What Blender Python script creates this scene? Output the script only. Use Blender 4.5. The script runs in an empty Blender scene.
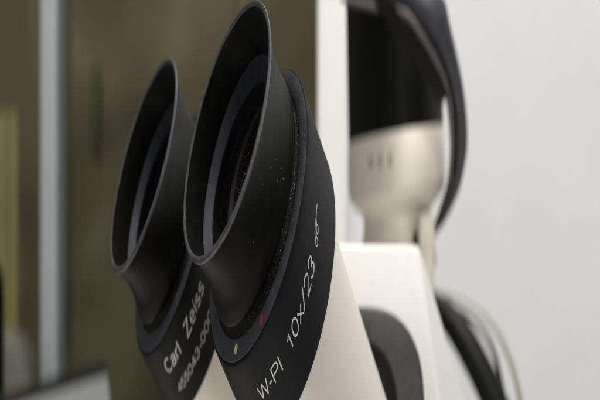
import bpy, bmesh, math, random
from mathutils import Vector
random.seed(4)
SC = bpy.context.scene
COL = SC.collection
MM = 0.001
EYE_H = 330.0            # height of the camera above the bench top, mm
SLIM = 2.909             # the things in the photograph are narrow: width is 1/SLIM of depth
F = 1400.0               # focal length in photo pixels (600 wide)

# ------------------------------------------------------------------ helpers
def W(p):
    """round-section design coordinates (mm, camera height = 0) -> world metres"""
    return Vector((p[0] / SLIM * MM, p[1] * MM, (p[2] + EYE_H) * MM))

def S(u, v, d):
    """a measured direction in the photograph taken to its distance d (mm) -> world metres"""
    return Vector(((u - 300) / F * d * MM, d * MM, ((200 - v) / F * d + EYE_H) * MM))

def link(name, me, mat, parent=None, loc=None, smooth=None):
    o = bpy.data.objects.new(name, me)
    COL.objects.link(o)
    if mat: me.materials.append(mat)
    if parent: o.parent = parent
    if loc is not None: o.location = loc
    if smooth is not None:
        for p in me.polygons: p.use_smooth = True
        me.set_sharp_from_angle(angle=math.radians(smooth))
    return o

def thing(o, label, cat, group=None):
    o['label'] = label; o['category'] = cat
    if group: o['group'] = group
    return o

def empty(name, loc):
    o = bpy.data.objects.new(name, None); COL.objects.link(o)
    o.empty_display_size = 0.02; o.location = loc
    return o

def finish(bm, name, recalc=True):
    if recalc: bmesh.ops.recalc_face_normals(bm, faces=bm.faces)
    me = bpy.data.meshes.new(name); bm.to_mesh(me); bm.free()
    return me

A = Vector((.57404, .57344, -.58450)).normalized()      # optical axis of the eyepieces, going down into the head
U = A.cross(Vector((0, 0, 1))).normalized()
V = U.cross(A)

def lathe(name, prof, o=Vector((0, 0, 0)), ax=A, u=U, v=V, n=224, closed=False, origin=None):
    """turn a (t, r) profile round an axis; vertices are returned relative to W(origin)"""
    bm = bmesh.new(); rings = []
    org = W(origin) if origin is not None else Vector((0, 0, 0))
    for t, r in prof:
        if r < 1e-6:
            rings.append([bm.verts.new(W(o + ax * t) - org)])
        else:
            rings.append([bm.verts.new(W(o + ax * t + r * (math.cos(2*math.pi*i/n) * u + math.sin(2*math.pi*i/n) * v)) - org) for i in range(n)])
    pairs = list(zip(rings, rings[1:]))
    if closed: pairs.append((rings[-1], rings[0]))
    for a, b in pairs:
        for i in range(n):
            j = (i + 1) % n
            if len(a) == 1: bm.faces.new((a[0], b[i], b[j]))
            elif len(b) == 1: bm.faces.new((a[i], b[0], a[j]))
            else: bm.faces.new((a[i], b[i], b[j], a[j]))
    return finish(bm, name)

def smooth_prof(pts, n=6):
    """Catmull-Rom through the profile points"""
    out = []
    for i in range(len(pts) - 1):
        p0 = pts[max(i-1, 0)]; p1 = pts[i]; p2 = pts[i+1]; p3 = pts[min(i+2, len(pts)-1)]
        for k in range(n):
            s = k / n
            out.append(tuple(0.5 * (2*p1[c] + (p2[c]-p0[c])*s + (2*p0[c]-5*p1[c]+4*p2[c]-p3[c])*s*s + (3*p1[c]-p0[c]-3*p2[c]+p3[c])*s**3) for c in range(len(p1))))
    out.append(tuple(pts[-1]))
    return out

def bevel(bm, w, seg=2, ang=30):
    es = [e for e in bm.edges if len(e.link_faces) == 2 and e.calc_face_angle(0) > math.radians(ang)]
    bmesh.ops.bevel(bm, geom=es, offset=w, segments=seg, profile=0.5, affect='EDGES', clamp_overlap=True)

def hexa(front, back, name, bev=0.0, seg=3, origin=Vector((0, 0, 0))):
    """solid between two polygons of the same number of world points"""
    bm = bmesh.new()
    f = [bm.verts.new(p - origin) for p in front]; b = [bm.verts.new(p - origin) for p in back]
    bm.faces.new(f); bm.faces.new(list(reversed(b)))
    n = len(f)
    for i in range(n):
        j = (i + 1) % n
        bm.faces.new((f[i], b[i], b[j], f[j]))
    bmesh.ops.recalc_face_normals(bm, faces=bm.faces)
    if bev: bevel(bm, bev, seg)
    return finish(bm, name)

def boxw(x0, x1, y0, y1, z0, z1, name, bev=0.0, origin=Vector((0, 0, 0))):
    """world box, millimetres, z above the bench top"""
    f = [Vector((x, y0, z)) * MM for x, z in ((x0, z0), (x1, z0), (x1, z1), (x0, z1))]
    b = [Vector((x, y1, z)) * MM for x, z in ((x0, z0), (x1, z0), (x1, z1), (x0, z1))]
    return hexa(f, b, name, bev, origin=origin)

def sweep(name, path, sec, origin=Vector((0, 0, 0)), cap=True):
    """path: world points; sec(i, f) -> list of (side, up) offsets in metres, flat frame"""
    bm = bmesh.new(); rings = []
    n = len(path)
    for i, p in enumerate(path):
        t = (path[min(i+1, n-1)] - path[max(i-1, 0)]).normalized()
        dep = Vector((0, 1, 0)); dep = (dep - t * dep.dot(t)).normalized()
        sd = t.cross(dep)
        rings.append([bm.verts.new(p + sd * a + dep * b - origin) for a, b in sec(i / (n - 1))])
    m = len(rings[0])
    for a, b in zip(rings, rings[1:]):
        for i in range(m):
            j = (i + 1) % m
            bm.faces.new((a[i], b[i], b[j], a[j]))
    if cap:
        bm.faces.new(rings[0]); bm.faces.new(list(reversed(rings[-1])))
    return finish(bm, name)

def rnd_sec(hw, hd, n=16):
    return [(hw * math.cos(2*math.pi*i/n), hd * math.sin(2*math.pi*i/n)) for i in range(n)]

# ------------------------------------------------------------------ materials
def new_mat(name):
    m = bpy.data.materials.new(name); m.use_nodes = True
    nt = m.node_tree; b = nt.nodes['Principled BSDF']
    return m, nt, b

def N(nt, typ, **kw):
    n = nt.nodes.new(typ)
    for k, v in kw.items():
        if k in n.inputs: n.inputs[k].default_value = v
        else: setattr(n, k, v)
    return n

def coords(nt, sx=SLIM):
    tc = N(nt, 'ShaderNodeTexCoord'); mp = N(nt, 'ShaderNodeMapping')
    mp.inputs['Scale'].default_value = (sx, 1, 1)
    nt.links.new(tc.outputs['Object'], mp.inputs['Vector'])
    return mp.outputs['Vector']

def mat(name, col, rough, var=0.08, nscale=300, bump=0.0, bscale=2000, metal=0.0, spec=0.5,
        specks=None, speck_col=(.35, .33, .28), speck_scale=900, speck_size=.16, coat=0.0, rvar=0.08):
    m, nt, b = new_mat(name); L = nt.links
    co = coords(nt)
    nz = N(nt, 'ShaderNodeTexNoise', Scale=nscale, Detail=5.0, Roughness=.6); L.new(co, nz.inputs['Vector'])
    rp = N(nt, 'ShaderNodeValToRGB'); e = rp.color_ramp.elements
    e[0].position = .3; e[1].position = .7
    e[0].color = (*[c * (1 - var) for c in col], 1); e[1].color = (*[min(1, c * (1 + var)) for c in col], 1)
    L.new(nz.outputs['Fac'], rp.inputs['Fac']); out = rp.outputs['Color']
    rr = N(nt, 'ShaderNodeMapRange'); rr.inputs['To Min'].default_value = max(.02, rough - rvar); rr.inputs['To Max'].default_value = min(1, rough + rvar)
    L.new(nz.outputs['Fac'], rr.inputs['Value']); rout = rr.outputs['Result']
    if specks:
        vo = N(nt, 'ShaderNodeTexVoronoi', Scale=speck_scale); L.new(co, vo.inputs['Vector'])
        # only a few cells carry a speck, and the patches where they gather wander
        wn = N(nt, 'ShaderNodeTexWhiteNoise', noise_dimensions='3D'); L.new(vo.outputs['Position'], wn.inputs['Vector'])
        cl = N(nt, 'ShaderNodeTexNoise', Scale=120.0, Detail=3.0); L.new(co, cl.inputs['Vector'])
        sz = N(nt, 'ShaderNodeMath', operation='MULTIPLY'); L.new(wn.outputs['Value'], sz.inputs[0]); sz.inputs[1].default_value = speck_size
        lt = N(nt, 'ShaderNodeMath', operation='LESS_THAN'); L.new(vo.outputs['Distance'], lt.inputs[0]); L.new(sz.outputs[0], lt.inputs[1])
        dn = N(nt, 'ShaderNodeMath', operation='MULTIPLY'); L.new(cl.outputs['Fac'], dn.inputs[0]); L.new(wn.outputs['Color'], dn.inputs[1])
        th = N(nt, 'ShaderNodeMath', operation='GREATER_THAN'); L.new(dn.outputs[0], th.inputs[0]); th.inputs[1].default_value = 1 - specks
        mk = N(nt, 'ShaderNodeMath', operation='MULTIPLY'); L.new(lt.outputs[0], mk.inputs[0]); L.new(th.outputs[0], mk.inputs[1])
        mx = N(nt, 'ShaderNodeMix', data_type='RGBA'); L.new(mk.outputs[0], mx.inputs[0]); L.new(out, mx.inputs[6]); mx.inputs[7].default_value = (*speck_col, 1)
        out = mx.outputs[2]
    L.new(out, b.inputs['Base Color']); L.new(rout, b.inputs['Roughness'])
    b.inputs['Metallic'].default_value = metal; b.inputs['Specular IOR Level'].default_value = spec
    b.inputs['Coat Weight'].default_value = coat
    if bump:
        n2 = N(nt, 'ShaderNodeTexNoise', Scale=bscale, Detail=2.0); L.new(co, n2.inputs['Vector'])
        bp = N(nt, 'ShaderNodeBump', Strength=bump, Distance=0.0002); L.new(n2.outputs['Fac'], bp.inputs['Height'])
        L.new(bp.outputs['Normal'], b.inputs['Normal'])
    return m

M = {}
M['rubber'] = mat('black_rubber', (.0060, .0057, .0054), .5, .35, 220, .12, 3500, spec=.10, rvar=.12, specks=.54, speck_scale=1500, speck_size=.22, speck_col=(.12, .11, .09))
M['lip'] = mat('worn_highlit_lip', (.075, .075, .082), .40, .35, 350, .2, 3500, spec=.45)  # worn rubber edge, with the rim highlight put into its lighter grey
M['ring'] = mat('black_ring', (.050, .052, .059), .55, .25, 300, .35, 4200, spec=.3, specks=.60, speck_scale=1900, speck_size=.26, speck_col=(.18, .17, .15))
M['barrel'] = mat('matte_black_anodised', (.0085, .0085, .0095), .55, .12, 400, .25, 5200, spec=.10, specks=.5, speck_scale=1300, speck_size=.2, speck_col=(.12, .12, .11))
M['bevel'] = mat('grey_bevel', (.019, .020, .027), .6, .15, 500, .1, 4000, spec=.25, specks=.56, speck_scale=1900, speck_size=.25, speck_col=(.2, .19, .17))
M['innerb'] = mat('black_inner_barrel', (.008, .008, .008), .38, .3, 300, .1, 3000, spec=.4, specks=.5, speck_scale=1900, speck_size=.22, speck_col=(.2, .18, .14))
M['glass'] = mat('dusty_coated_lens', (.007, .006, .0045), .16, .9, 420, 0, spec=.6, specks=.74, speck_scale=2600, speck_size=.36, speck_col=(.20, .17, .11), coat=.6)
gb = M['glass'].node_tree.nodes['Principled BSDF']; gb.inputs['Thin Film Thickness'].default_value = 420; gb.inputs['Thin Film IOR'].default_value = 1.38
M['dust'] = mat('dusty_groove', (.007, .007, .007), .8, .5, 900, .6, 2500, spec=.2, specks=.68, speck_scale=2300, speck_size=.34, speck_col=(.15, .145, .125))
M['paint'] = mat('white_lettering', (.64, .64, .65), .6, .3, 2200)
M['red'] = mat('red_marker', (.42, .02, .02), .5, .15, 2500)
M['pale_dot'] = mat('cream_marker', (.62, .55, .38), .5, .15, 2500)
M['cream'] = mat('cream_enamel', (.80, .755, .67), .38, .02, 90, .07, 1500, rvar=.05)
M['white'] = mat('white_enamel', (.78, .765, .73), .42, .02, 160, .15, 1600, rvar=.05)
M['beige'] = mat('beige_enamel', (.80, .735, .625), .45, .04, 120, .08, 1500)
M['tan_enamel'] = mat('tan_enamel', (.62, .565, .46), .5, .04, 120, .08, 1500)
M['knob'] = mat('charcoal_plastic', (.055, .053, .052), .55, .12, 300, .5, 2600)
M['dark'] = mat('near_black_recess', (.02, .02, .02), .6, .2, 300)
M['cambody'] = mat('black_camera_plastic', (.005, .005, .0045), .6, .2, 200, spec=.15)
M['strap'] = mat('charcoal_webbing', (.040, .040, .048), .6, .25, 160, .3, 1500)
M['lining'] = mat('grey_pink_edge', (.16, .14, .138), .7, .2, 200)
M['mark'] = mat('grey_print', (.28, .26, .24), .6, .1, 500)
M['hose'] = mat('black_hose', (.005, .005, .0055), .55, .2, 100, spec=.2)
M['tan'] = mat('tan_cable', (.33, .30, .23), .5, .1, 100)
M['wall'] = mat('white_wall_paint', (.617, .625, .636), .7, .04, 5, .05, 300)
M['trim'] = mat('warm_white_trim', (.74, .73, .70), .5, .02, 8)
M['steel'] = mat('grey_painted_steel', (.31, .335, .345), .45, .05, 20)
def mottled(name, stops, scale, rough):
    m, nt, b = new_mat(name); L = nt.links; co = coords(nt, 1.5)
    nz = N(nt, 'ShaderNodeTexNoise', Scale=scale, Detail=1.5, Roughness=.5, Distortion=.6); L.new(co, nz.inputs['Vector'])
    rp = N(nt, 'ShaderNodeValToRGB'); cr = rp.color_ramp
    cr.elements[0].position = stops[0][0]; cr.elements[0].color = (*stops[0][1], 1)
    cr.elements[1].position = stops[-1][0]; cr.elements[1].color = (*stops[-1][1], 1)
    for p, c in stops[1:-1]:
        e = cr.elements.new(p); e.color = (*c, 1)
    L.new(nz.outputs['Fac'], rp.inputs['Fac']); L.new(rp.outputs['Color'], b.inputs['Base Color'])
    b.inputs['Roughness'].default_value = rough
    return m
M['olive'] = mottled('mottled_olive_laminate', [(.32, (.064, .056, .026)), (.46, (.104, .091, .040)), (.56, (.122, .109, .050)), (.72, (.185, .172, .095))], 3.4, .6)
M['slot'] = mat('dark_green_slot', (.055, .062, .022), .6, .2, 20)
M['yellow'] = mat('yellow_curtain', (.66, .62, .30), .8, .12, 8)
M['screen'] = mat('pale_grey_panel', (.20, .205, .21), .3, .05, 20)
M['bench'] = mat('pale_bench_laminate', (.74, .73, .71), .4, .05, 12)
M['pale'] = mat('pale_grey_vinyl', (.105, .10, .078), .6, .1, 20)

# ------------------------------------------------------------------ the microscope
CR = Vector((-27.700, 177.997, 9.618))      # eye point of the near eyepiece
CL = Vector((-72.233, 220.961, 6.283))      # and of the far one
ROOT = Vector(((90) / SLIM * MM, .33, 0))
scope = empty('microscope', ROOT)
thing(scope, 'cream and white stereo microscope with two flared black eyepieces and a lettered black barrel', 'microscope')

def part(name, me, m, parent, world_loc=None, smooth=35):
    o = link(name, me, m, parent, None, smooth)
    return o

# --- meshes of an eyepiece, all relative to W(CR)
barrel_me = lathe('eyepiece', [(18.9, 22.0), (18.45, 24.1), (18.6, 24.4), (19.0, 24.55)] + [(19 + k * 2.2, 24.55 + .42 * k / 8) for k in range(1, 9)] + [(36.9, 24.97), (37.2, 24.75), (37.25, 20.0)], CR, origin=CR)
ring_me = lathe('index_ring', [(18.9, 20.4), (18.4, 20.6), (18.15, 20.9), (18.15, 23.6), (18.3, 24.0), (18.75, 24.05)], CR, origin=CR)
groove_me = lathe('dusty_groove', [(14.0, 18.3), (16.4, 19.0), (17.6, 19.3), (18.35, 19.9), (18.5, 20.7), (18.9, 20.7)], CR, origin=CR)
cup_out = smooth_prof([(0.35, 21.0), (1.2, 20.65), (3.0, 20.0), (6.0, 19.35), (9.0, 19.15), (11.5, 19.35), (13.5, 19.9), (14.6, 20.1), (15.5, 20.25), (16.2, 20.15)], 5)
cup_in = smooth_prof([(8.2, 18.2), (6.0, 18.35), (4.0, 18.8), (2.0, 19.55), (0.6, 20.15)], 5)
lip_me = lathe('eyecup_lip', [(.45, 20.1), (.2, 20.14), (.02, 20.25), (-.06, 20.42), (-.06, 20.75), (.02, 20.93), (.2, 21.06), (.55, 21.06), (.8, 20.95)], CR, origin=CR)
cup_me = lathe('eyecup', [(8.6, 17.6)] + cup_in + [(0.22, 20.33), (0.1, 20.55), (0.1, 20.82), (0.18, 20.96)] + cup_out + [(16.5, 19.9), (16.55, 18.9), (16.0, 18.5)], CR, origin=CR)
bev_me = lathe('lens_mount', [(9.0, 18.4), (7.95, 18.15), (7.85, 17.95), (8.0, 17.8), (9.75, 15.45), (9.72, 15.3), (9.85, 15.12), (10.1, 15.05)], CR, origin=CR)
ribs = [(10.0, 15.3)]
for q in range(5): ribs += [(10.05 + q*.52, 15.0 - q*.16), (10.3 + q*.52, 14.98 - q*.16), (10.34 + q*.52, 14.78 - q*.16), (10.5 + q*.52, 14.76 - q*.16)]
rib_me = lathe('inner_barrel', ribs + [(12.9, 13.9)], CR, origin=CR)
lens_me = lathe('eye_lens', [(12.75, 14.75)] + [(12.75 - 2.2 * (1 - (r / 14.6) ** 2), r) for r in [14.55, 14, 13, 12, 11, 10, 9, 8, 7, 6, 5, 4, 3, 2, 1]] + [(10.55, 0)], CR, origin=CR)

def dot_me(name, ang, r, rad, t=18.15):
    """a small painted disc on the flat face of the ring, ang in degrees"""
    bm = bmesh.new(); a = math.radians(ang)
    c = CR + A * t + r * (math.cos(a) * U + math.sin(a) * V)
    er = (math.cos(a) * U + math.sin(a) * V); et = -math.sin(a) * U + math.cos(a) * V
    n = 28
    top = [bm.verts.new(W(c - A * .07 + rad * (math.cos(2*math.pi*i/n) * er + math.sin(2*math.pi*i/n) * et)) - W(CR)) for i in range(n)]
    bot = [bm.verts.new(W(c + A * .05 + rad * 1.04 * (math.cos(2*math.pi*i/n) * er + math.sin(2*math.pi*i/n) * et)) - W(CR)) for i in range(n)]
    bm.faces.new(top)
    for i in range(n): bm.faces.new((top[i], bot[i], bot[(i+1) % n], top[(i+1) % n]))
    return finish(bm, name)

def barrel_r(t): return 24.55 + .42 * (t - 19) / 17.9

def arc(cx, cy, rx, ry, a0, a1, n=14):
    return [(cx + rx*math.cos(math.radians(a0+(a1-a0)*i/n)), cy + ry*math.sin(math.radians(a0+(a1-a0)*i/n))) for i in range(n+1)]
# engraved single-line letters: (advance, list of poly-lines), capital height 1
GLYPH = {
 'W': (.98, [[(.02, 1), (.24, 0), (.48, .96), (.72, 0), (.94, 1)]]),
 '-': (.42, [[(.05, .40), (.34, .40)]]),
 'P': (.70, [[(.08, 0), (.08, 1), (.38, 1)] + arc(.38, .75, .24, .25, 90, -90) + [(.08, .5)]]),
 'I': (.26, [[(.11, 0), (.11, 1)]]),
 '1': (.56, [[(.10, .74), (.22, .82), (.32, 1), (.32, 0)]]),
 '0': (.66, [arc(.32, .5, .25, .5, 90, 450, 28)]),
 'x': (.58, [[(.05, 0), (.48, .70)], [(.05, .70), (.48, 0)]]),
 '/': (.42, [[(.0, -.04), (.36, 1.04)]]),
 '2': (.66, [arc(.31, .72, .24, .28, 170, -35) + [(.07, 0), (.57, 0)]]),
 '3': (.66, [arc(.30, .75, .22, .25, 165, -90) + arc(.30, .26, .25, .26, 90, -165)]),
 '4': (.66, [[(.44, 0), (.44, 1), (.04, .28), (.60, .28)]]),
 '5': (.66, [[(.53, 1), (.15, 1), (.09, .52)] + arc(.31, .33, .25, .33, 140, -160)]),
 'C': (.82, [arc(.42, .5, .36, .5, 48, 312, 26)]),
 'a': (.62, [arc(.27, .56, .20, .17, 165, 0) + [(.47, 0)], [(.47, .40), (.26, .38)] + arc(.24, .19, .18, .19, 90, 270) + [(.36, .04), (.47, .16)]]),
 'r': (.40, [[(.08, 0), (.08, .70)], [(.08, .45)] + arc(.30, .45, .22, .25, 170, 80)]),
 'l': (.24, [[(.09, 0), (.09, 1)]]),
 'Z': (.74, [[(.07, 1), (.62, 1), (.04, 0), (.65, 0)]]),
 'e': (.64, [[(.06, .37), (.52, .37)] + arc(.29, .36, .23, .36, 3, 318, 24)]),
 'i': (.24, [[(.09, 0), (.09, .70)], [(.09, .88), (.09, 1)]]),
 's': (.56, [arc(.25, .53, .18, .17, 30, 265, 12) + arc(.25, .18, .20, .18, 85, -155, 12)]),
}
def layout(t):
    x = 0; out = []
    for ch in t:
        adv, ls = GLYPH[ch]
        out += [[(x + px, py) for px, py in l] for l in ls]; x += adv
    x0 = min(p[0] for l in out for p in l); x1 = max(p[0] for l in out for p in l)
    return out, x0, x1
def dense(l, st=.12):
    o = [l[0]]
    for a, b in zip(l, l[1:]):
        k = max(1, int(math.hypot(b[0]-a[0], b[1]-a[1]) / st))
        o += [(a[0]+(b[0]-a[0])*i/k, a[1]+(b[1]-a[1])*i/k) for i in range(1, k+1)]
    return o
def wrap(bm_dst, pieces, lift=.06):
    """pieces: (text, angle from, angle to, baseline t, cap height, stroke mm); letters follow the barrel, tops towards the eye"""
    for t, a0, a1, tb, cap, wd in pieces:
        ls, x0, x1 = layout(t)
        strokes(bm_dst, [[(a0 + (x-x0)/(x1-x0)*(a1-a0), tb - y*cap) for x, y in dense(l)] for l in ls], wd, lift)

def strokes(bm_dst, lines, wd, lift=.06):
    """poly-lines of (angle, t) painted on the barrel with width wd mm"""
    for ln in lines:
        pts = []
        for ang, t in ln:
            pts.append((math.radians(ang) * 24.7, t))
        L, R = [], []
        for i, p in enumerate(pts):
            q = pts[min(i+1, len(pts)-1)]; o = pts[max(i-1, 0)]
            dx, dy = q[0]-o[0], q[1]-o[1]; l = math.hypot(dx, dy) or 1
            nx, ny = -dy/l*wd/2, dx/l*wd/2
            for lst, sg in ((L, 1), (R, -1)):
                s, t = p[0]+sg*nx, p[1]+sg*ny
                a = s/24.7; r = barrel_r(t)+lift
                lst.append(bm_dst.verts.new(W(CR + A*t + r*(math.cos(a)*U + math.sin(a)*V)) - W(CR)))
        for i in range(len(pts)-1): bm_dst.faces.new((L[i], R[i], R[i+1], L[i+1]))

def outward(me):
    """letters face away from the axis"""
    c0 = W(CR)
    bm = bmesh.new(); bm.from_mesh(me)
    for f in bm.faces:
        p = f.calc_center_median() + c0
        q = Vector((p.x / MM * SLIM, p.y / MM, p.z / MM - EYE_H)) - CR
        rad = q - A * q.dot(A)
        if f.normal.dot(Vector((rad.x * SLIM, rad.y, rad.z))) < 0: f.normal_flip()
    bm.to_mesh(me); bm.free(); return me

bm = bmesh.new()
wrap(bm, [('W-PI', -67.2, -45.0, 28.35, 3.05, .32), ('10x/23', -36.0, -3.9, 28.4, 2.95, .32)])
def circ_pts(ca, ct, ra, n=20): return [(ca + math.degrees(ra/24.7)*math.cos(2*math.pi*i/n), ct + ra*math.sin(2*math.pi*i/n)) for i in range(n+1)]
strokes(bm, [circ_pts(3.2, 27.4, .56), circ_pts(6.9, 26.9, .56), [(4.4, 27.0), (5.0, 26.7), (5.6, 26.7)],
             [(3.0, 26.9), (4.2, 26.0), (6.5, 25.75), (9.0, 25.6)], [(7.3, 26.5), (8.6, 25.8), (11.0, 25.5), (13.7, 25.45)]], .2)
text_near = outward(finish(bm, 'lettering', False))
bm = bmesh.new()
wrap(bm, [('Carl', -66.6, -48.0, 25.6, 3.05, .40), ('Zeiss', -38.6, -14.4, 25.6, 3.05, .40), ('455043-0000', -64.0, -11.5, 31.9, 2.0, .22)])
text_far = outward(finish(bm, 'lettering', False))

def make_eyepiece(first=None):
    e = link('eyepiece', barrel_me, M['barrel'] if first is None else None, scope, W(CR) - ROOT, 35)
    for nm, me, m in (('eyecup', cup_me, 'rubber'), ('eyecup_lip', lip_me, 'lip'), ('index_ring', ring_me, 'ring'), ('dusty_groove', groove_me, 'dust'), ('lens_mount', bev_me, 'bevel'), ('inner_barrel', rib_me, 'innerb'), ('eye_lens', lens_me, 'glass')):
        link(nm, me, M[m], e, None, 35)
    return e
near = make_eyepiece(); near['label'] = 'near black eyepiece marked W-PI 10x/23'
def lint_mesh():
    bm = bmesh.new(); rnd = random.Random(11); o = W(CR)
    def P(t, r, a): return W(CR + A*t + r*(math.cos(a)*U + math.sin(a)*V)) - o
    for q in range(46):                                   # flakes, mostly in the groove
        a = math.radians(rnd.uniform(-75, 75)); t = rnd.choice((16.9, 17.3, 17.7, 18.0)) ; r = {16.9: 19.3, 17.3: 19.4, 17.7: 19.6, 18.0: 19.9}[t]
        c = P(t, r + .08, a); rad = rnd.uniform(.05, .15) * MM; n = rnd.randint(5, 7)
        vs = [c + Vector((rnd.uniform(-.5, .5) / SLIM, rnd.uniform(-.6, .6), rnd.uniform(-1, 1))) * rad for _ in range(n)]
        bmesh.ops.convex_hull(bm, input=[bm.verts.new(v) for v in vs])
    for q in range(16):                                   # fibres
        a = rnd.uniform(-1.2, 1.2); kind = rnd.random()
        t, r = (17.4, 19.6) if kind < .6 else (18.1, rnd.uniform(21, 23.5))
        ln = rnd.uniform(.6, 2.0); bend = rnd.uniform(-.5, .5); rise = rnd.uniform(-.4, .3)
        pts = [P(t - .12 - .35 * math.sin(f * 3.1) * abs(bend), r + rise * f + bend * f * f, a + ln / 22 * f) for f in [i / 8 for i in range(9)]]
        rings = []
        for p in pts:
            rings.append([bm.verts.new(p + Vector((math.cos(w_) / SLIM, .5 * math.sin(w_), math.sin(w_))) * .022 * MM) for w_ in (0, 2.1, 4.2)])
        for u_, v_ in zip(rings, rings[1:]):
            for i in range(3): bm.faces.new((u_[i], v_[i], v_[(i+1) % 3], u_[(i+1) % 3]))
    loose = [v for v in bm.verts if not v.link_faces]
    bmesh.ops.delete(bm, geom=loose, context='VERTS')
    return finish(bm, 'lint')
lint = link('lint', lint_mesh(), mat('grey_lint', (.16, .155, .14), .9, .4, 3000), near); lint['kind'] = 'stuff'
far = near.copy(); COL.objects.link(far); far.location = W(CL) - ROOT
for ch in list(near.children):
    c = ch.copy(); COL.objects.link(c); c.parent = far
far['label'] = 'far black eyepiece with two lines of white lettering'
link('lettering', text_near, M['paint'], near)
link('lettering', text_far, M['paint'], far)
d = link('marker_dot', dot_me('red_dot', 311.4, 22.3, .78), M['red'], near); d['label'] = 'red marker dot'
d = link('marker_dot', dot_me('pale_dot', 280.4, 22.3, .78), M['pale_dot'], near); d['label'] = 'cream marker dot'

# --- eyepiece tubes
tube_prof = [(36.8, 19.0), (37.0, 20.6)] + [(37 + 8 * k, 20.6 - .14 * k) for k in range(1, 17)] + [(166, 10)]
tube_me = lathe('eyepiece_tube', tube_prof, CR, origin=CR)
t1 = link('eyepiece_tube', tube_me, M['cream'], scope, W(CR) - ROOT, 35)
t2 = t1.copy(); COL.objects.link(t2); t2.location = W(CL) - ROOT

# --- binocular head: white prism housing with sloping sides
D0 = 262
front = [S(250, 560, D0), S(462, 560, D0), S(419.5, 246, D0 + 6), S(290, 244, D0 + 6)]
back = [S(250, 560, D0 + 60), S(512, 560, D0 + 34), S(421, 253, D0 + 46), S(290, 250, D0 + 60)]
head = link('binocular_head', hexa(front, back, 'binocular_head', .0009, 3, ROOT), M['white'], scope, None, 50)

def rrect(cu, cv, hu, hv, pw, n=72):
    out = []
    for i in range(n):
        a = 2*math.pi*i/n; c, s = math.cos(a), math.sin(a)
        out.append((cu + hu*math.copysign(abs(c)**(2/pw), c), cv + hv*math.copysign(abs(s)**(2/pw), s)))
    return out

def plate(name, outer, inner, d0, d1, org, chamf=.6, tilt=0.0):
    """ring-shaped knob between two rounded outlines, from distance d0 (front) to d1"""
    bm = bmesh.new()
    cu = sum(p[0] for p in outer)/len(outer); cv = sum(p[1] for p in outer)/len(outer)
    def loop(pts, k, d): return [bm.verts.new(S(cu + (u-cu)*k, cv + (v-cv)*k, d) - org) for u, v in pts]
    ls = [loop(outer, 1, d1), loop(outer, 1, d0 + 1.2), loop(outer, .985, d0 + .35), loop(outer, .96, d0), loop(inner, 1.05, d0), loop(inner, 1.01, d0 + .5), loop(inner, 1, d0 + 1.5), loop(inner, 1, d1)]
    n = len(outer)
    for a, b in zip(ls, ls[1:]):
        for i in range(n): bm.faces.new((a[i], b[i], b[(i+1) % n], a[(i+1) % n]))
    return finish(bm, name)
ko = rrect(357, 420, 67.5, 113.5, 2.75); ki = rrect(357, 422, 39.5, 80, 2.45)
knob = link('focus_knob', plate('focus_knob', ko, ki, D0 - 12, D0 + 8, ROOT), M['knob'], head, None, 40)
bm = bmesh.new(); fl = [bm.verts.new(S(u, v, D0 - 1) - ROOT) for u, v in rrect(357, 422, 40.5, 82, 2.45)]; bk = [bm.verts.new(S(u, v, D0 + 7) - ROOT) for u, v in rrect(357, 422, 40.5, 82, 2.45)]
bm.faces.new(fl)
for i in range(72): bm.faces.new((fl[i], bk[i], bk[(i+1) % 72], fl[(i+1) % 72]))
link('knob_recess', finish(bm, 'knob_recess'), M['knob'], head, None, 40)
for o in (knob,): pass

# --- photo tube behind: column, neck and cream collar (leaning slightly)
DP = 400.0
def PX(u): return (u - 300) / F * DP * SLIM
def PZ(v): return (200 - v) / F * DP
tl = math.radians(3.3)
PA = Vector((-math.sin(tl), 0, math.cos(tl))); PU = Vector((math.cos(tl), 0, math.sin(tl))); PV = Vector((0, 1, 0))
DQ = DP + 36
PC = Vector((PX(396.5) * DQ / DP, DQ, PZ(205) * DQ / DP))
R = 47.3 / F * DQ * SLIM
k = DQ / F
col_prof = smooth_prof([(-9 * k, R * .70), (-4 * k, R * .74), (1 * k, R * .84), (9 * k, R * .95), (16 * k, R * .995), (24 * k, R)], 4) + [(40 * k, R * 1.0), (66 * k, R * .985), (69 * k, R * .975), (69.5 * k, R * .9)]
collar = link('photo_tube_collar', lathe('photo_tube_collar', col_prof, PC, PA, PU, PV, 96, origin=PC), M['beige'], scope, W(PC) - ROOT, 40)
neck_prof = [(-8 * k, R * .70), (-14 * k, R * .68), (-60 * k, R * .80), (-64 * k, R * .81), (-64.5 * k, 0)]
link('photo_tube_neck', lathe('photo_tube_neck', neck_prof, PC, PA, PU, PV, 96, origin=PC), M['beige'], scope, W(PC) - ROOT, 40)
# square pillar that carries it, right of the neck, down to the bench
pil = hexa([S(419, 216, 396), S(435.5, 214, 396), S(433, 330, 396), Vector((S(433, 330, 396).x, .396, 0)), Vector((S(419, 330, 396).x, .396, 0)), S(419, 330, 396)],
           [S(419, 216, 396) + Vector((0, .05, 0)), S(435.5, 214, 396) + Vector((0, .05, 0)), S(433, 330, 396) + Vector((0, .05, 0)), Vector((S(433, 330, 396).x, .446, 0)), Vector((S(419, 330, 396).x, .446, 0)), S(419, 330, 396) + Vector((0, .05, 0))], 'pillar', .0012, 2, ROOT)
pillar = link('pillar', pil, M['tan_enamel'], scope, None, 40)
link('dark_slot', sweep('dark_slot', [S(415.5, 232, 388), S(415.5, 247, 388)], lambda f: rnd_sec(.0007, .003)  , ROOT), M['dark'], pillar, None, 40)  # dark rod standing in for the slot between neck and pillar
for o in pillar.children: pass
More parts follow.
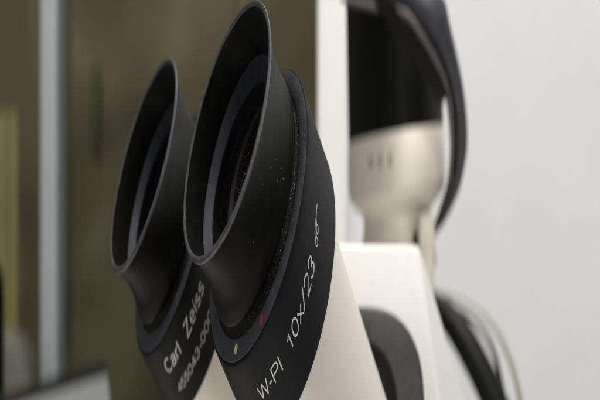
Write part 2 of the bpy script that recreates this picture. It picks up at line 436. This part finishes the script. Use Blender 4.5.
# three small printed marks on the collar
def on_collar(u, v):
    """a point on the front of the leaning collar"""
    x = PX(u) * (DQ - R) / DP - PC.x; z = PZ(v) * (DQ - R) / DP - PC.z
    t = x * PA.x + z * PA.z; s = x * PU.x + z * PU.z
    return t, math.asin(max(-1, min(1, s / R)))
bm = bmesh.new()
for u0 in (371, 379.5, 389):
    for du in ((0, 1.3), (2.6, 3.6)):
        q = []
        for u, v in ((u0 + du[0], 165), (u0 + du[1], 165), (u0 + du[1], 153), (u0 + du[0], 153)):
            t, an = on_collar(u, v - (u - 396) * .12)
            q.append(bm.verts.new(W(PC + PA * t + (R + .15) * (math.sin(an) * PU - math.cos(an) * PV)) - W(PC)))
        bm.faces.new(q)
link('printed_marks', finish(bm, 'printed_marks', False), M['mark'], collar)

# ------------------------------------------------------------------ the camera on the photo tube
CAMO = W(PC + PA * 70 * k)
cam_t = empty('camera', CAMO)
thing(cam_t, 'black camera on the cream photo tube with a dark strap hanging down its right side', 'camera')
Rc = R * 1.0
bprof = [(69.6 * k, 0), (69.6 * k, R * .955), (70.2 * k, R * .97), (74 * k, R * .975)] + [(72 * k + j * 8 * k, R * (.975 + .008 * (j % 2))) for j in range(1, 22)] + [(250 * k, R * .95), (256 * k, R * .9), (257 * k, 0)]
link('camera_body', lathe('camera_body', bprof, PC, PA, PU, PV, 96, origin=PC + PA * 70 * k), M['cambody'], cam_t, None, 30)
# strap: a broad band that arches over the body and narrows to a tail below
cl = smooth_prof([(352, -19, 392, 21), (372, -15, 384, 21), (398, -10, 374, 22), (421, 0, 366, 22), (435, 25, 366, 18), (446, 52, 372, 13), (454.5, 82, 380, 10), (459, 112, 388, 9), (460.3, 142, 396, 8.7), (458.5, 165, 402, 8), (454.2, 188, 408, 6.9), (447.5, 207, 414, 6), (439.5, 224, 420, 5), (430, 238, 424, 3.0)], 8)
path = [S(a, b, d) for a, b, d, h in cl]
hw = [h / F * d * MM for a, b, d, h in cl]
def strap_sec(f):
    i = min(len(hw) - 1, int(round(f * (len(hw) - 1)))); h = hw[i]
    pts = []
    for q in range(11):                      # shallow curl across the width
        s = -1 + 2 * q / 10
        pts.append((h * s, -.0022 + .0046 * s * s))
    for q in range(11):
        s = 1 - 2 * q / 10
        pts.append((h * s, .0001 + .0046 * s * s))
    return pts
strap = link('strap', sweep('strap', path, strap_sec, CAMO), M['strap'], cam_t, None, 60)
# pale edge of the strap along the side next to the body
edge = []
n = len(path)
ipath = []
for i, p in enumerate(path):
    t = (path[min(i+1, n-1)] - path[max(i-1, 0)]).normalized(); dep = Vector((0, 1, 0)); dep = (dep - t*dep.dot(t)).normalized()
    sd = t.cross(dep)
    s = -1 if (p - sd * .001 - S(390, 110, 380)).length < (p + sd * .001 - S(390, 110, 380)).length else 1
    ipath.append(p + sd * s * hw[i] * .97 + Vector((0, -.001, 0)))
ie = int(n * .74)
link('strap_edge', sweep('strap_edge', ipath[:ie], lambda f: rnd_sec(.00085 * (1 - .55 * f), .0016, 12), CAMO), M['lining'], strap, None, 60)
# buckle tab crossing the strap near the top
link('strap_tab', sweep('strap_tab', [S(372, -20, 346), S(382, 0, 346), S(392, 17, 347), S(402, 31, 350), S(418, 52, 356), S(434, 78, 362), S(443, 100, 372)], lambda f: [(-.0019, -.0006), (.0019, -.0006), (.0019, .0006), (-.0019, .0006)], CAMO), M['cambody'], cam_t, None, 60)

# ------------------------------------------------------------------ cables at the lower right
def cable(name, pts, hw_px, m, label, cat, ratio=SLIM):
    pp = smooth_prof(pts, 10); P = [S(a, b, d) for a, b, d in pp]
    org = P[-1].copy()
    o = link(name, sweep(name, P, lambda f: rnd_sec(hw_px / F * pts[0][2] * MM, hw_px / F * pts[0][2] * MM * 1.4, 20), org), m, None, org, 60)
    thing(o, label, cat); return o
cable('hose', [(424, 300, 520), (440, 309, 505), (458, 330, 495), (476, 362, 488), (492, 396, 484), (502, 425, 482), (508, 470, 480), (510, 530, 480)], 13, M['hose'],
      'thick glossy black hose curving down behind the white microscope head', 'hose')
cable('cable', [(418, 292, 540), (440, 294, 535), (463, 301, 530), (484, 315, 525), (500, 336, 520), (511, 362, 516), (519, 392, 512), (523, 430, 510), (525, 540, 508)], 2.6, M['tan'],
      'thin tan cable arching outside the black hose against the wall', 'cable')
cable('cable', [(440, 300, 545), (462, 312, 540), (480, 327, 535), (493, 350, 532), (500, 378, 530), (504, 410, 528), (506, 540, 528)], 2.2, M['hose'],
      'thin dark cable running between the black hose and the tan cable', 'cable')

# ------------------------------------------------------------------ background, seen out of focus
def structure(o): o['kind'] = 'structure'; return o
wx0 = 18.0 / F * 900
structure(link('white_wall', boxw(wx0, 900, 900, 990, -400, 1500, 'white_wall', 1.5 * MM), M['wall'], None, None, 40))
structure(link('door_casing', boxw(17.6 / F * 884, 46.5 / F * 884, 884, 899, -400, 1500, 'door_casing', 1 * MM), M['trim'], None, None, 40))
structure(link('far_wall', boxw(-1400, 900, 2600, 2680, -400, 1700, 'far_wall'), M['olive'], None, None, 40))
structure(link('bench_top', boxw(-500, 420, -150, 800, -30, 0, 'bench_top', 2 * MM), M['bench'], None, None, 40))

post = link('post', boxw((39.5 - 300) / F * 1100, (57 - 300) / F * 1100, 1100, 1143, -400, 1500, 'post', 2 * MM), M['steel'], None, None, 40)
thing(post, 'upright pale grey metal post in front of the dim olive room', 'post')

cx = lambda u, d: (u - 300) / F * d
cz = lambda v, d: (200 - v) / F * d + EYE_H
cur_bm = bmesh.new(); cols = []
for i in range(61):
    u = -60 + 78 * i / 60
    y = 2000 + 3 * math.sin(i * .9) + 1 * math.sin(i * 2.3)
    cols.append([cur_bm.verts.new(Vector((cx(u, 2000), y, cz(v, 2000))) * MM) for v in (112, 200, 340, 430)])
for a, b in zip(cols, cols[1:]):
    for i in range(3): cur_bm.faces.new((a[i], b[i], b[i+1], a[i+1]))
bmesh.ops.solidify(cur_bm, geom=cur_bm.faces[:], thickness=.004)
cur = link('curtain', finish(cur_bm, 'curtain'), M['yellow'], None, None, 60)
thing(cur, 'pale yellow curtain blurred at the far left edge behind the metal post', 'curtain')

# tall cabinet against the far wall, with dark handle slots
cab = empty('cabinet', Vector((cx(190, 2500), 2500, -400)) * MM)
thing(cab, 'tall olive brown cabinet blurred in the dim room behind the eyepieces', 'cabinet')
corg = cab.location.copy()
link('carcass', boxw(cx(70, 2500), cx(330, 2500), 2510, 2590, -400, 1500, 'carcass', 0, corg), M['olive'], cab, None, 40)
for a, b in ((72, 236), (236.3, 326)):
    link('door', boxw(cx(a, 2500), cx(b, 2500), 2490, 2509, -390, 1480, 'door', 2 * MM, corg), M['olive'], cab, None, 40)
for u, v0, v1 in ((96, 66, 150),):
    link('handle', boxw(cx(u - 4, 2480), cx(u + 4, 2480), 2474, 2489, cz(v1, 2480), cz(v0, 2480), 'handle', 3 * MM, corg), M['slot'], cab, None, 40)

# flat panel with a dark bezel, lower left
mon = empty('monitor', Vector((cx(40, 700), 700, 0)) * MM)
thing(mon, 'flat grey monitor with a dark upper bezel tilted at the bottom left corner', 'monitor')
mo = mon.location.copy()
Q = [S(-60, 416, 640), S(107, 361, 700), S(113, 430, 690), S(-60, 500, 630)]
link('case', hexa(Q, [p + Vector((-.008, .03, -.004)) for p in Q], 'case', .002, 2, mo), M['cambody'], mon, None, 40)
c = sum(Q, Vector()) / 4
Q2 = [S(-60, 431, 638), S(107.0, 375, 698.5), S(112.6, 430, 689), S(-60, 500, 627)]
link('screen', hexa([p + Vector((0, -.0012, 0)) for p in Q2], [p + Vector((0, .002, 0)) for p in Q2], 'screen', 0, 2, mo), M['screen'], mon, None, 40)
link('stand', hexa([Vector((cx(30, 690), 690, 0)) * MM, Vector((cx(70, 690), 690, 0)) * MM, S(70, 430, 690), S(30, 440, 690)],
                   [Vector((cx(30, 690), 730, 0)) * MM, Vector((cx(70, 690), 730, 0)) * MM, S(70, 430, 690) + Vector((0, .03, 0)), S(30, 440, 690) + Vector((0, .03, 0))], 'stand', .002, 2, mo), M['knob'], mon, None, 40)

# pale rounded chair back and a dark upright at the left edge
pc = rrect(2, 402, 29, 68, 2.3, 48)
ch = link('chair', hexa([S(u, v, 1000) for u, v in pc], [S(u, v, 1000) + Vector((0, .04, 0)) for u, v in pc], 'chair', .006, 3, S(2, 480, 1000)), M['pale'], None, S(2, 480, 1000), 50)
thing(ch, 'pale rounded chair back blurred at the left edge above the monitor', 'chair')
up = link('dark_upright', sweep('dark_upright', [S(-9, 262, 900), S(-7, 275, 900), S(-6, 300, 900), S(-6, 420, 900), S(-6, 560, 900)], lambda f: rnd_sec(.006 * min(1, .5 + 4*f), .014, 20), S(-6, 560, 900)), M['cambody'], None, S(-6, 560, 900), 50)
up.name = 'upright'; thing(up, 'dark upright just entering the picture at the lower left edge', 'upright')

# ------------------------------------------------------------------ light
def area(name, loc, target, sx, sy, power, col=(1, 1, 1)):
    l = bpy.data.lights.new(name, 'AREA'); l.shape = 'RECTANGLE'; l.size = sx; l.size_y = sy; l.energy = power; l.color = col
    o = bpy.data.objects.new(name, l); COL.objects.link(o); o.location = loc
    o.rotation_euler = (Vector(target) - Vector(loc)).to_track_quat('-Z', 'Y').to_euler()
    return o
area('ceiling_lamp', (.12, .12, 1.45), (.02, .25, .33), .40, .7, 17, (1, .97, .92))
area('window_light', (-.5, -1.2, 1.3), (.05, .3, .33), .8, .8, 1.3, (.97, .985, 1))
area('side_window', (.12, -.85, .85), (.03, .3, .3), 2.3, .5, 12, (1, .985, .96))
area('wall_fill', (.30, .35, 1.9), (.22, .9, .4), .5, .4, 11, (1, .985, .96))  # added fill aimed at the white wall, not a known fixture
area('far_room_fill', (-.45, 1.75, 1.55), (-.3, 2.5, .35), .6, .3, 7, (1, .95, .8))  # unseen fill added to brighten the olive back room
w = bpy.data.worlds.new('World'); SC.world = w; w.use_nodes = True
w.node_tree.nodes['Background'].inputs['Color'].default_value = (.95, .97, 1, 1)
w.node_tree.nodes['Background'].inputs['Strength'].default_value = .06

# ------------------------------------------------------------------ camera
cd = bpy.data.cameras.new('view'); co = bpy.data.objects.new('view', cd); COL.objects.link(co)
co.location = (0, 0, EYE_H * MM); co.rotation_euler = (math.radians(90), 0, 0)
cd.sensor_width = 36; cd.lens = 36 * F / 600
cd.clip_start = .005; cd.clip_end = 100
cd.dof.use_dof = True; cd.dof.focus_distance = .176
cd.dof.aperture_fstop = cd.lens / 3.4; cd.dof.aperture_ratio = SLIM
SC.camera = co
SC.view_settings.view_transform = 'Standard'; SC.view_settings.look = 'None'
SC.view_settings.exposure = 0; SC.view_settings.gamma = 1
SC.cycles.max_bounces = 6
